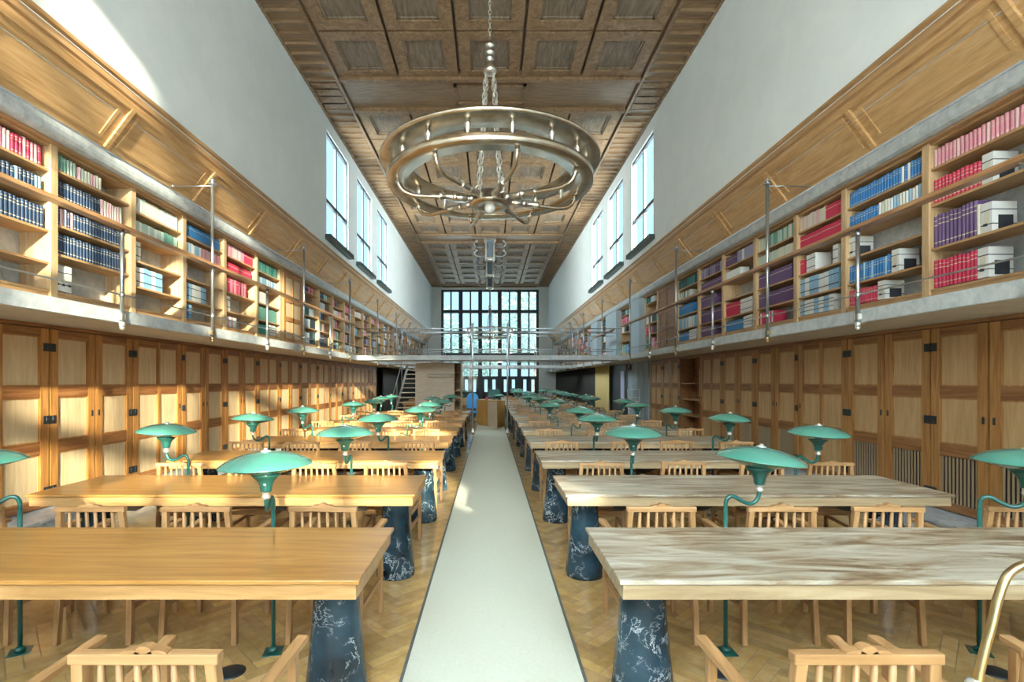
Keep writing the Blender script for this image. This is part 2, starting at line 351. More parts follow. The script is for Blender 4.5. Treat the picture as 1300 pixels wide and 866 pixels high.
# side bands of transverse slats
for s in (-1, 1):
    bd.box(s*CW, s*UX, YB, YF, CZ+.10, CZ+.2)
    bd.box(s*(CW+.03), s*(CW+.10), YB, YF, CZ-.03, CZ+.2)
    y = YB
    while y < YF:
        bd.box(s*(CW+.07), s*UX, y, y+.25, CZ+.03, CZ+.12); bd.box(s*(CW+.07), s*UX, y+.25, y+.30, CZ-.03, CZ+.12); y += .345
    bd.box(s*(UX-.07), s*UX, YB, YF, CZ-.02, CZ+.12)
bands = [(-.8, .7), (12.8, 14.3), (26.4, 27.9), (39.9, 41)]
for a, b in bands:
    bd.box(-CW, CW, a+.07, b-.07, CZ+.06, CZ+.2)
    for q in (a, b): fr.box(-CW, CW, q-.07, q+.07, CZ-.05, CZ+.2)
    fr.box(-.95, .95, a+.3, a+.38, CZ+.0, CZ+.1); fr.box(-.95, .95, b-.38, b-.3, CZ+.0, CZ+.1); fr.box(-.95, -.87, a+.3, b-.3, CZ, CZ+.1); fr.box(.87, .95, a+.3, b-.3, CZ, CZ+.1)
    for s in (-1, 1): fr.box(s*(CW+.12), s*(UX-.12), a+.15, b-.15, CZ-.03, CZ+.12)
edges = []
for a, b in [(YB, -.8), (.7, 12.8), (14.3, 26.4), (27.9, 39.9)]:
    n = max(1, round((b-a)/cd)); st = (b-a)/n
    for i in range(n):
        y0 = a+i*st; y1 = y0+st
        for k in range(NB):
            x0 = -CW+k*cw; x1 = x0+cw; f = .31; e = .035
            # stepped frame
            for (xa, xb, ya, yb) in ((x0+e, x1-e, y0+e, y0+f), (x0+e, x1-e, y1-f, y1-e), (x0+e, x0+f, y0+f, y1-f), (x1-f, x1-e, y0+f, y1-f)):
                fr.box(xa, xb, ya, yb, CZ+.015, CZ+.2)
            g = .02
            for (xa, xb, ya, yb) in ((x0+f, x1-f, y0+f, y0+f+.05), (x0+f, x1-f, y1-f-.05, y1-f), (x0+f, x0+f+.05, y0+f, y1-f), (x1-f-.05, x1-f, y0+f, y1-f)):
                pn.box(xa, xb, ya, yb, CZ+.05, CZ+.2)
            pn.box(x0+f, x1-f, y0+f, y1-f, CZ+.085, CZ+.23)
struct(fr.build('ceiling_coffer_frames', M['ceil_a'])); struct(pn.build('ceiling_coffer_panels', M['ceil_p'])); struct(bd.build('ceiling_slat_bands', M['ceil_b']))
# ------------------------------------------------------------------ gallery shell per side
SX = 5.35; GX = 4.53; GZ0, GZ1 = 2.50, 2.64
for s, side in ((-1,'left'), (1,'right')):
    m = MB(); m.box(s*GX, s*5.95, YB, YF, GZ0+.02, GZ1); m.box(s*(GX-.02), s*GX, YB, YF, GZ0-.005, GZ1+.01); struct(m.build('trim_%s_gallery_slab' % side, M['concrete']))
    m = MB(); m.box(s*(GX+.01), s*5.6, YB, YF, GZ0-.01, GZ0+.02); struct(m.build('trim_%s_gallery_soffit' % side, M['soffit']))
    m = MB()  # rounded cornice
    pr = [(5.6,4.70),(5.24,4.70),(5.20,4.72),(5.18,4.76),(5.17,4.81),(5.18,4.87),(5.20,4.90),(5.6,4.92)]
    oak = MB(); oak.box(s*5.28, s*5.36, YB, YF, 4.673, 4.70); struct(oak.build('trim_%s_shelf_top' % side, M['moulding']))
    m.prism([(s*a, b) for a, b in pr], 'y', YB, YF); struct(m.build('trim_%s_cornice' % side, M['concrete']))
    m = MB()  # stone step
    m.box(s*5.05, s*5.6, YB, 17.2, .02, .18); m.box(s*5.02, s*5.6, YB, 17.2, .18, .21); struct(m.build('baseboard_%s' % side, M['stone']))
    # frieze
    P0 = Vector((5.16, 0, 4.92)); P1 = Vector((4.78, 0, 5.43)); T = (P1-P0); L_ = T.length; T.normalize(); Nn = Vector((-T.z, 0, T.x))
    if Nn.x > 0: Nn = -Nn
    def P(y, v, w): q = P0+T*v+Nn*w; return (s*q.x, y, q.z)
    def fb(mb, y0, y1, v0, v1, w0, w1, mi=0):
        mb.hexa([P(y0,v0,w0),P(y1,v0,w0),P(y1,v1,w0),P(y0,v1,w0),P(y0,v0,w1),P(y1,v0,w1),P(y1,v1,w1),P(y0,v1,w1)], mi)
    fz = MB(); fb(fz, YB, YF, -.02, L_+.05, -.04, 0)
    y = 4.73-2.02*5
    while y < YF:
        fb(fz, y-.035, y+.035, 0, L_, 0, .035); fb(fz, y+.14, y+.19, .07, L_-.07, 0, .014); fb(fz, y+1.83, y+1.88, .07, L_-.07, 0, .014)
        fb(fz, y+.19, y+1.83, .07, .115, 0, .014); fb(fz, y+.19, y+1.83, L_-.115, L_-.07, 0, .014); fb(fz, YB if y < YB else y+.035, y+1.985, L_-.03, L_, 0, .03)
        y += 2.02
    struct(fz.build('trim_%s_frieze' % side, M['frieze']))
    m = MB()
    m.prism([(s*a, b) for a, b in ((5.0,5.42),(4.80,5.42),(4.76,5.46),(4.76,5.50),(4.73,5.52),(4.73,5.60),(4.69,5.63),(4.69,5.68),(4.75,5.68),(4.9,5.60))], 'y', YB, YF)
    struct(m.build('trim_%s_moulding' % side, M['moulding']))
    # railing
    rail = thing('gallery_railing', 'metal posts and wide oak handrail along the %s gallery edge' % side, 'railing')
    hx = GX-.05; yend = 21.6 if s > 0 else 19.0
    for a, b in ((-1.5, 16.9),(18.6, yend)):
        m = MB(); m.hexa([(s*(hx-.08),a,3.615),(s*(hx+.12),a,3.65),(s*(hx+.12),b,3.65),(s*(hx-.08),b,3.615),(s*(hx-.08),a,3.665),(s*(hx+.12),a,3.70),(s*(hx+.12),b,3.70),(s*(hx-.08),b,3.665)]); m.build('handrail', M['handrail'], rail, .008)
    m = MB()
    for a, b in ((-1.5, 17.2),(18.4, YF)):
        m.tube([(s*hx,a,2.83),(s*hx,b,2.83)], .010, 6)
    m.tube([(s*hx,21.6,3.6),(s*hx,YF,3.6)], .012, 6)
    m.build('lower_rail', M['steel'], rail)
    for k in range(-1, 18):
        y = 6.14+2.0*k
        if 16.9 < y < 18.6 or y > 40: continue
        tall = k % 2 == 1
        m = MB(); top = 5.0 if tall else 3.66
        m.tube([(s*hx,y,2.46),(s*hx,y,top if tall else 3.63)], .024, 10)
        m.lathe([(.024,0),(.034,.01),(.034,.05),(.024,.06)], (s*hx,y,2.80), 10); m.lathe([(.024,0),(.034,.01),(.034,.05),(.024,.06)], (s*hx,y,3.55), 10)
        if tall:
            m.lathe([(.02,0),(.06,.01),(.06,.025),(.025,.035),(.025,.05),(.05,.06),(.05,.075),(.01,.09),(.01,.12),(.001,.125)], (s*hx,y,4.95), 12)
            m.tube([(s*hx,y,4.93),(s*5.15,y,4.93)], .011, 6); m.sphere((s*5.12,y,4.93), .022, 8)
        p = m.build('post', M['steel'], rail)
        m = MB(); m.tube([(s*hx,y,2.44),(s*hx,y,2.50)], .034, 10); m.box(s*(hx-.02), s*(GX+.02), y-.035, y+.035, 2.53, 2.60); m.sphere((s*hx,y,2.43), .03, 8)
        m.build('bracket', M['brass'] if tall else M['white_metal'], p)
        m = MB(); m.tube([(s*hx,y+.0,3.58),(s*hx,y+.12,3.62),(s*hx,y+.14,3.68)], .009, 6); m.build('handrail_clip', M['white_metal'], p)
# ------------------------------------------------------------------ lower cabinets
def cabinet_proto(s, width, leaves, grille, fm, rm, pm):
    """local: y from 0 to width, face at x=0 looking to -s"""
    t = thing('tall_cabinet', 'x', 'cabinet'); D = .36; z0, z1 = .215, 2.485
    def X(a): return s*a
    m = MB(); m.box(X(.05), X(D), .01, .03, z0, z1); m.box(X(.05), X(D), width-.03, width-.01, z0, z1); m.box(X(.05), X(D), .03, width-.03, z1-.03, z1); m.box(X(D-.02), X(D), .03, width-.03, z0, z1-.03)
    m.box(X(0), X(.05), .0, width, z1-.045, z1)
    m.build('carcass', rm, t)
    f = MB(); a, b = .012, width-.012; zt, zb = 2.43, .225; st = .115
    f.box(X(0), X(.04), a, a+st, zb, zt); f.box(X(0), X(.04), b-st, b, zb, zt)
    mids = []
    if leaves == 2: c = width/2; f.box(X(0), X(.04), c-.03, c+.03, zb, zt); mids = [(a+st, c-.03), (c+.03, b-st)]
    else: mids = [(a+st, b-st)]
    for za, zc in ((zt-.10, zt), (1.58, 1.72), (.88, 1.03), (zb, zb+.10)): f.box(X(.002), X(.038), a+st, b-st, za, zc, 1)
    for u, v in mids:
        for za, zc, low in ((1.72, zt-.10, 0), (1.03, 1.58, 0), (zb+.10, .88, 1)):
            if low and grille:
                f.box(X(.03), X(.036), u, v, za, zc, 3)
                n = int((v-u)/.044)
                for i in range(n):
                    q = u+(v-u)*(i+.5)/n; f.box(X(.008), X(.026), q-.006, q+.006, za, zc, 4)
            else:
                f.box(X(.02), X(.034), u, v, za, zc, 2)
                for (p0,p1,r0,r1) in ((u,v,za,za+.015),(u,v,zc-.015,zc),(u,u+.015,za,zc),(v-.015,v,za,zc)): f.box(X(.010), X(.02), p0, p1, r0, r1, 0)
    d = f.build('door', [fm, rm, pm, M['black'], M['louver']], t)
    return t, d
def hinge(s, y, z, parent):
    m = MB(); m.box(0, -s*.008, y-.042, y-.004, z-.05, z+.05); m.box(0, -s*.008, y+.004, y+.042, z-.05, z+.05); m.tube([(-s*.006,y,z-.05),(-s*.006,y,z+.05)], .008, 6)
    m.build('hinge', M['iron'], parent)
protos = {}
def make_cab(s, lv, hs):
    wdt = .735 if lv == 1 else 1.235; sk = 'l' if s < 0 else 'r'
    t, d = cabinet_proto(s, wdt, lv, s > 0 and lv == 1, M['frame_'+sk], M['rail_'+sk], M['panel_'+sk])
    hy = wdt-.045 if hs == 0 else .045
    for z in (2.2, 1.3, .42): hinge(s, hy, z, d)
    ky = .06 if hs == 0 else wdt-.06
    m = MB(); m.box(0, -s*.004, ky-.014, ky+.014, 1.30, 1.38); m.box(-s*.004, -s*.006, ky-.004, ky+.004, 1.325, 1.355); m.build('keyhole_plate', M['iron'], d)
    protos[(s, lv, hs)] = t
usedp = set()
def put_cabinet(s, lv, hs, y, label, grp):
    if (s,lv,hs) not in protos: make_cab(s, lv, hs)
    t = protos[(s, lv, hs)]
    if (s,lv,hs) not in usedp:
        usedp.add((s,lv,hs)); t.location = (s*WX, y, 0); t['label'] = label; t['group'] = grp; return t
    return dup(t, (s*WX, y, 0), 0, label, grp)
for s, side in ((-1,'left'), (1,'right')):
    y = 3.59; i = 0; c = 0
    end = 25.0 if s < 0 else 17.4
    while y < end:
        if c == 0: wd, lv = 1.235, 2
        else: wd, lv = .735, 1
        if y+wd > end: break
        skip = (s > 0 and 13.0 < y < 14.6)
        if y > 4.7 or lv == 2:
            kind = 'wide two-column' if lv == 2 else 'narrow three-panel'
            if not skip:
                put_cabinet(s, lv, c % 2 if lv == 1 else 1, y, '%s oak cupboard door unit in the %s wall run, %s' % (kind, side, nth(i)), 'oak cupboards along the %s wall' % side)
                i += 1
        y += wd+.0; c = (c+1) % 5
# open cabinet on right wall
oc = thing('open_cabinet', 'open dark cupboard with bare shelves in the right wall run', 'cabinet', (WX, 13.165, 0))
m = MB(); 
m.box(.42,.44,0,1.46,.21,2.48); m.box(0,.42,0,.05,.21,2.48); m.box(0,.42,1.41,1.46,.21,2.48); m.box(0,.42,.05,1.41,2.42,2.48); m.box(0,.42,.05,1.41,.21,.25); m.build('carcass', M['rail_r'], oc)
for z in (.8,1.25,1.7): m = MB(); m.box(.04,.40,.06,1.40,z,z+.03); m.build('shelf', M['board'], oc)
m = MB(); m.box(.38,.415,.5,1.0,1.35,2.1); m.build('notice_board', M['cream'] if 'cream' in M else BM['cream'], oc)
# right recess: pale panels, notice, curtain, dark curtains
m = MB(); m.box(5.5, 5.58, 17.45, 20.1, 0, 2.49); 
for k in range(5): m.box(5.48, 5.5, 17.45+k*.62, 17.50+k*.62, 0, 2.49)
struct(m.build('wall_right_recess', M['bluegrey']))
m = MB(); m.box(5.5, 5.56, 20.1, 22.6, 0, 2.49); struct(m.build('wall_right_dark_panel', M['grey_frame']))
nb = thing('notice_board', 'tall narrow lilac notice beside the blue grey recess', 'notice', (5.47, 20.7, 1.0))
m = MB(); m.box(-.02,.02,-.25,.35,0,1.2); m.build('frame', M['steel'], nb); m = MB(); m.box(-.025,-.02,-.2,.3,.05,1.15); m.build('sheet', mat('lilac_sheet',(.45,.48,.72),.6), nb)
ex = thing('exit_sign', 'small dark exit sign with pale figure under the right gallery', 'sign', (5.2, 18.9, 2.17))
m = MB(); m.box(-.13,.13,-.02,.02,0,.26); m.box(-.01,.01,-.01,.01,.26,.33); m.build('plate', mat('dark_sign',(.10,.06,.07),.5), ex)
m = MB(); m.box(-.03,.0,-.026,-.02,.10,.18); m.sphere((-.01,-.024,.20),.018,8); m.bar((-.03,-.024,.10),(-.07,-.024,.05),.014,.006); m.bar((0,-.024,.10),(.03,-.024,.05),.014,.006); m.bar((-.03,-.024,.17),(-.07,-.024,.14),.012,.006); m.bar((0,-.024,.17),(.04,-.024,.15),.012,.006)
m.box(-.12,.12,-.025,-.02,.235,.245); m.box(-.12,.12,-.025,-.02,.015,.025); m.box(-.12,-.11,-.025,-.02,.015,.245); m.box(.11,.12,-.025,-.02,.015,.245)
m.build('pictogram', M['white'], ex)
def curtain(name, s, x, y0, y1, zt, mt, label, amp=.05, per=.16):
    m = MB(); n = int((y1-y0)/per*8); vs = []
    for i in range(n+1):
        y = y0+(y1-y0)*i/n; dx = amp*math.sin(2*PI*(y-y0)/per)
        for off in (0, .015): vs.append((s*(x+dx+off), y, .03)); vs.append((s*(x+dx+off), y, zt))
    fs = []
    for i in range(n):
        a = i*4; b = a+4; fs += [(a, b, b+1, a+1), (a+2, a+3, b+3, b+2), (a, a+2, b+2, b), (a+1, b+1, b+3, a+3)]
    fs += [(0,1,3,2), (n*4, n*4+2, n*4+3, n*4+1)]
    m.add(vs, fs, 0, True); o = m.build(name, mt); tag(o, label, 'curtain'); return o
curtain('curtain', 1, 5.35, 22.7, 25.4, 2.48, M['fabric_yel'], 'yellow pleated curtain hanging under the right gallery')
curtain('curtain', 1, 5.35, 25.7, 40.6, 2.48, M['fabric_dark'], 'long dark pleated curtain beyond the yellow curtain, right side', .05, .3)
curtain('curtain', -1, 5.35, 25.3, 40.6, 2.48, M['fabric_dark'], 'long dark pleated curtain at the far end of the left wall', .05, .3)
# ------------------------------------------------------------------ bookcases on the gallery
OT, OB = 4.67, 2.89
LV5 = [3.21, 3.60, 3.98, 4.34]; LV5b = [3.35, 3.71, 4.05, 4.39]; LV4 = [3.37, 3.90, 4.34]
edges_l = [3.44,4.8,6.17,7.54,8.80,10.15,11.55,12.9,14.4]
while edges_l[-1] < 39: edges_l.append(edges_l[-1]+1.36)
edges_r = [3.44,4.8,6.17,7.6,8.80,10.15,11.55,12.9,14.4,16.05,17.4]
# bay spec: (levels, rows from the bottom up; row = list of (colour list, start frac, end frac, kind))
Bk = 'b'; Bx = 'x'
spec_l = {
 4.8: (LV5, [[], [], [(['navy'],0,.97)], [(['lightblue','navy','navy'],0,.97)], [(['pink','crimson','crimson','white','rose'],0,.97)]]),
 6.17: (LV5b, [[(['white'],0,.2,Bx)], [(['navy'],0,.88),(['lavender'],.88,.97)], [(['lavender','rose','navy'],0,.4),(['navy'],.4,.9)], [(['navy'],0,.6),(['rose','cream'],.6,.92)], [(['green','mint'],0,.3),(['cream','rose','mint'],.3,.62)]]),
 7.54: (LV5, [[], [(['white','lightblue'],0,.6,Bx)], [(['white'],0,.2,Bx)], [(['white','mint'],0,.6),(['mint','green'],.6,.95)], [(['cream','mint','white'],0,.97)]]),
 8.80: (LV5, [[(['blue','lightblue'],0,.25,Bx)], [(['white','lightblue'],0,.6,Bx)], [(['rose'],0,.12)], [(['lightblue','white'],0,.45),(['pink','rose'],.45,.97)], [(['blue'],0,.97)]]),
 10.15: (LV5, [[(['pink','white'],0,.4)], [(['white','green'],0,.2,Bx)], [(['crimson','pink'],0,.75)], [(['crimson'],0,.95)], [(['rose','pink'],0,.65),(['crimson'],.65,.95)]]),
 11.55: (LV5, [[(['teal'],0,.6),(['white'],.6,.9,Bx)], [(['green'],0,.9)], [(['white','mint'],0,.5)], [(['white','lightblue'],0,.9)], [(['teal','green'],0,.95)]]),
}
spec_r = {   # frac measured from the FAR divider
 4.8: (LV4, [[(['crimson'],0,.44),(['white'],.44,.55,Bx)], [(['purple'],0,.42),(['cream'],.42,.47),(['white'],.47,.58,Bx)], [(['crimson'],0,.48),(['white'],.48,.58,Bx)], [(['pink','pink','rose'],0,.97)]]),
 6.17: (LV5, [[(['crimson'],0,.42),(['white'],.42,.52,Bx)], [(['blue','lightblue','blue'],0,.6),(['white'],.60,.72,Bx)], [(['white'],0,.14,Bx)], [(['blue'],0,.42),(['lightblue','cream','white'],.42,.97)], [(['blue'],0,.6),(['blue','white'],.6,.97)]]),
 7.6: (LV5, [[(['white','lightblue'],0,.85,Bx)], [(['white','lightblue'],0,.9,Bx)], [(['crimson'],0,.12),(['white'],.15,.45,Bx),(['white'],.75,.95,Bx)], [(['crimson'],0,.97)], [(['rose','cream'],0,.6),(['crimson'],.6,.97)]]),
 8.80: (LV5, [[(['crimson','white'],0,.5)], [(['purple'],0,.97)], [(['purple'],0,.9)], [(['mint','cream'],0,.97)], [(['mint','cream','green'],0,.97)]]),
 10.15: (LV5, [[(['blue'],0,.6),(['white'],.6,.9,Bx)], [(['crimson'],0,.5),(['white'],.5,.9,Bx)], [], [(['white'],0,.5)], [(['purple'],0,.4),(['lavender','white'],.4,.97)]]),
 11.55: (LV5, [[(['purple'],0,.7)], [(['purple'],0,.97)], [(['purple'],0,.7)], [(['purple'],0,.97)], [(['purple','lavender'],0,.97)]]),
 12.9: (LV5, [[(['blue'],0,.5),(['white'],.5,.9,Bx)], [(['lightblue','white'],0,.97)], [(['blue'],0,.7)], [(['white','teal'],0,.6)], [(['teal','black'],0,.97)]]),
}
def rand_spec(rr):
    pals = [['crimson','pink'],['pink','rose'],['rose','white'],['blue','lightblue'],['green','mint'],['purple','lavender'],['white','cream'],['white','lightblue'],['teal','black'],['brown','black'],['navy']]
    rows = []
    for i in range(5):
        a = rr.choice(pals); b = rr.choice(pals); q = rr.uniform(.4,.9)
        if rr.random() < .12: rows.append([])
        else: rows.append([(a,0,q*.6),(b,q*.6,q+.05)])
    return (rr.choice([LV5, LV5b]), rows)
def book_mesh(color):
    # unit book: thickness y 0..1, depth x 0..1 (spine at x=0 facing -x), height z 0..1
    m = MB(); ci = BK.index(color); n = 5; prof = []
    for i in range(n+1):
        a = PI*i/n; prof.append((.10-.10*math.sin(a), .5-.5*math.cos(a)))
    ring = prof+[(1,1),(1,.93),(.12,.93),(.12,.07),(1,.07),(1,0)]
    bands = [(0,.14,ci),(.14,.17,'g'),(.17,.70,ci),(.70,.73,'g'),(.73,.84,ci),(.84,.86,'g'),(.86,1,ci)]
    if color in ('white','cream','mint','rose'): bands = [(0,1,ci)]
    for z0, z1, c in bands:
        k = BK.index('gilt') if c == 'g' else ci
        vs = [(x,y,z0) for x,y in prof]+[(x,y,z1) for x,y in prof]
        m.add(vs, [(i,i+1,n+2+i,n+1+i) for i in range(n)], k, True)
    # covers and page block
    m.box(.10,1,0,.07,0,1,ci); m.box(.10,1,.93,1,0,1,ci); m.box(.08,.97,.07,.93,.02,.97,BK.index('page'))
    m.add([(x,y,1) for x,y in prof], [tuple(range(n+1))], ci)
    return m
book_cache = {}; nbooks = [0]; rest = MB()
def place_book(s, y, z, th, h, d, color, label, grp, individual, isbox=False, lean=0):
    x = s*(SX+.03)
    if individual:
        key = (color, isbox, s)
        if key not in book_cache:
            if isbox:
                mb = MB(); mb.box(0,1,0,1,0,1,BK.index(color)); 
                mb.box(.25,.85,-.012,0,.08,.55,BK.index('black')); mb.box(-.008,0,.25,.75,.25,.75,BK.index('cream'))
                for zz in (.25,.72): mb.box(-.012,1,-.01,1.01,zz,zz+.03,BK.index('black'))
                mb.box(-.05,0,.4,.7,.22,.30,BK.index('black'))
            else: mb = book_mesh(color)
            if s < 0: mb.v = [(-a,b,c) for a,b,c in mb.v]
            used = sorted(set(mb.m)); mp = {u:i for i,u in enumerate(used)}; mb.m = [mp[k] for k in mb.m]
            book_cache[key] = mb.mesh('archive_box' if isbox else 'book', [BL[u] for u in used])
        o = bpy.data.objects.new('archive_box' if isbox else 'book', book_cache[key]); COL.objects.link(o)
        o.location = (x, y, z); o.scale = (d, th, h)
        tag(o, label, 'box' if isbox else 'book', grp)
        nbooks[0] += 0 if isbox else 1
    else:
        ci = BK.index(color)
        rest.box(x+s*.008, x+s*d, y, y+th*.96, z, z+h, ci)
        if isbox:
            for zz in (.25,.72): rest.box(x+s*.004, x+s*.008, y, y+th, z+h*zz, z+h*(zz+.04), BK.index('black'))
        elif color in ('navy','purple','crimson','blue'):
            rest.box(x+s*.004, x+s*.008, y+th*.1, y+th*.85, z+h*.72, z+h*.76, BK.index('gilt'))
def fill_bay(s, y0, y1, spec, bi, side, individual_rows):
    lv, rows = spec; zs = [OB]+lv; tops = lv+[OT]; rr = random.Random(int(y0*100)+(5 if s > 0 else 0))
    a, b = y0+.05, y1-.05; Wd = b-a; names = ['lowest','second lowest','middle','second highest','top'] if len(zs) == 5 else ['lowest','second lowest','second highest','top']
    for ri, row in enumerate(rows):
        gap = tops[ri]-zs[ri]-.03
        for seg in row:
            cols, f0, f1 = seg[:3]; bx = len(seg) > 3; p = f0
            hh = gap*rr.uniform(.70,.84)
            if bx: hh = min(gap*.86, .33)
            while True:
                th = rr.uniform(.044,.054) if not bx else rr.uniform(.08,.10)
                if s > 0 and bx: th = .12
                if p+th/Wd > f1+.01: break
                c = rr.choice(cols); d = .21 if not bx else .27
                h = hh*rr.uniform(.96,1.02)
                if len(cols) > 2: h *= rr.uniform(.93,1)
                yy = a+p*Wd if s < 0 else b-p*Wd-th
                ind = ri in individual_rows
                nm = 'archive box' if bx else 'book'
                lab = '%s %s on the %s shelf of the %s %s gallery bay' % (('white tied' if bx else {'navy':'navy cloth','crimson':'crimson cloth','pink':'dusky pink','rose':'pale rose','lightblue':'light blue','lavender':'grey lavender','mint':'pale mint green','green':'sea green','purple':'dark purple','cream':'cream','white':'white','blue':'bright blue','teal':'dark teal','black':'black'}.get(c,c)), nm, names[ri], ORD[bi], side)
                place_book(s, yy, zs[ri]+.018, th, h, d, c, lab, '%ss on the %s shelf, %s %s gallery bay' % (nm, names[ri], ORD[bi], side), ind, bx)
                p += (th+.001)/Wd
def bookcase(s, y0, y1, spec, bi, side):
    t = thing('bookcase', 'oak gallery bookcase, %s bay along the %s wall' % (nth(bi), side), 'bookcase', (0,0,0), 0, 'built-in oak bookcases of the %s gallery' % side)
    X0, X1 = s*SX, s*5.80
    m = MB(); m.box(X0, X1, y0, y0+.05, GZ1, OT); m.box(s*(SX-.02), s*SX, y0-.045, y0+.05, GZ1, OT+.0); m.build('upright', M['shelf'], t)
    m = MB(); m.box(X0, X1, y1-.05, y1-.002, GZ1, OT); m.build('upright', M['shelf'], t)
    m = MB(); m.box(X0, X1, y0+.05, y1-.05, OT-.03, OT); m.build('top_board', M['board'], t)
    m = MB(); m.box(X0, X1, y0+.05, y1-.05, OB-.03, OB); m.box(s*(SX+.01), s*(SX+.04), y0+.05, y1-.05, GZ1, OB-.03); m.build('plinth', M['board'], t)
    m = MB(); m.box(s*5.72, s*5.80, y0+.05, y1-.05, GZ1, OT-.03); m.build('back_panel', M['concrete'], t)
    for z in spec[0]:
        m = MB(); m.box(s*(SX+.005), s*5.72, y0+.05, y1-.05, z-.012, z+.016); m.build('shelf', M['board'], t)
def cupboard_up(s, y0, y1, side):
    t = thing('gallery_cupboard', 'panelled oak cupboard door among the %s gallery bookcases' % side, 'cupboard')
    m = MB(); m.box(s*SX, s*5.8, y0, y1, GZ1, OT); m.build('carcass', M['shelf'], t)
    m = MB(); a, b = y0+.12, y1-.12; x0, x1 = s*(SX-.03), s*SX; st = .13
    fm = M['frame_l'] if s < 0 else M['rail_r']
    m.box(x0,x1,a,a+st,OB-.1,OT-.03); m.box(x0,x1,b-st,b,OB-.1,OT-.03); c = (a+b)/2; m.box(x0,x1,c-.04,c+.04,OB-.1,OT-.03)
    for z in (OB-.1, 3.36, 3.86, OT-.15): m.box(x0,x1,a+st,b-st,z,z+.12,0)
    m.box(s*(SX-.012),x1,a+st,b-st,OB-.1,OT-.1,1)
    m.build('door', [fm, M['panel_l'] if s < 0 else M['rail_r']], t)
rr = random.Random(11)
# left
bi = 0
for i in range(1, len(edges_l)-1):
    y0, y1 = edges_l[i], edges_l[i+1]
    if abs(y0-12.9) < .01: cupboard_up(-1, y0, y1, 'left'); continue
    sp = spec_l.get(y0) or rand_spec(rr)
    bookcase(-1, y0, y1, sp, bi, 'left'); fill_bay(-1, y0, y1, sp, bi, 'left', {4.8:(2,3,4), 6.17:(0,1,2,3,4)}.get(y0, ())); bi += 1
bi = 0
for i in range(1, len(edges_r)-1):
    y0, y1 = edges_r[i], edges_r[i+1]
    if abs(y0-14.4) < .01: cupboard_up(1, y0, y1, 'right'); continue
    sp = spec_r.get(y0) or rand_spec(rr)
    bookcase(1, y0, y1, sp, bi, 'right'); fill_bay(1, y0, y1, sp, bi, 'right', {4.8:(0,1,2,3), 6.17:(0,1,2,3,4)}.get(y0, ())); bi += 1
far_r = [('c',17.4,19.1),('s',19.1,20.6),('c',20.6,22.9),('s',22.9,24.2),('c',24.2,26.2)]
y = 26.2
while y < 39: far_r.append(('s', y, y+1.36)); y += 1.36
k = 0
for kind, a, b in far_r:
    if kind == 'c':
        m = MB(); m.box(5.15, 5.8, a, b-.45, GZ1, OT); m.box(5.5, 5.8, b-.45, b, GZ1, OT); struct(m.build('wall_right_pier', M['bluegrey'])); k += 1
    else:
        sp = rand_spec(rr); bookcase(1, a, b, sp, bi, 'right'); fill_bay(1, a, b, sp, bi, 'right', ()); bi += 1
used = sorted(set(rest.m)); mp = {u:i for i,u in enumerate(used)}; rest.m = [mp[q] for q in rest.m]
tag(rest.build('rows_of_books', [BL[u] for u in used]), 'many coloured books filling the farther gallery bookcases on both sides', 'books', None, 'stuff')
print('individual books', nbooks[0])
# ------------------------------------------------------------------ bridges
def bridge(y0, y1, label, detailed):
    t = thing('gallery_bridge', label, 'bridge', (0,y0,0)); w = y1-y0
    m = MB(); m.box(-GX+.02, GX-.02, 0, w, GZ0+.03, GZ1+.0); m.box(-GX+.02, GX-.02, -.03, 0, GZ0, GZ1+.02); m.box(-GX+.02, GX-.02, w, w+.03, GZ0, GZ1+.02); m.build('deck', M['concrete'], t)
    for yy in (.0, w):
        r = MB()
        for z in (2.86, 3.42, 3.57): r.tube([(-GX+.02,yy,z),(GX-.02,yy,z)], .011 if z < 3.5 else .016, 6)
        r = r.build('rail', M['steel'], t)
    xs = [-3.0,-.64,.64,3.0] if detailed else [-2.6, 2.6]
    for x in xs:
        for yy in (0, w):
            m = MB(); m.tube([(x,yy,GZ1),(x,yy,3.6)], .018, 8); m.sphere((x,yy,3.62), .03, 8); m.build('railing_post', M['steel'], t)
    if detailed:
        for x in (-.588, .592):
            m = MB(); m.tube([(x,-.1,.06),(x,-.1,3.7)], .026, 10); m.lathe([(.026,0),(.05,.01),(.05,.03),(.026,.06)], (x,-.1,2.42), 12); m.sphere((x,-.1,3.72), .05, 10)
            p = m.build('column', M['steel'], t)
            m = MB(); m.lathe([(.07,0),(.07,.05),(.045,.07),(.03,.16)], (x,-.1,0.014), 14); m.build('column_foot', M['white_metal'], p)
bridge(17.2, 18.4, 'steel footbridge crossing the hall in front of the reception desk', True)
bridge(28.0, 29.3, 'distant second footbridge crossing near the big end window', False)
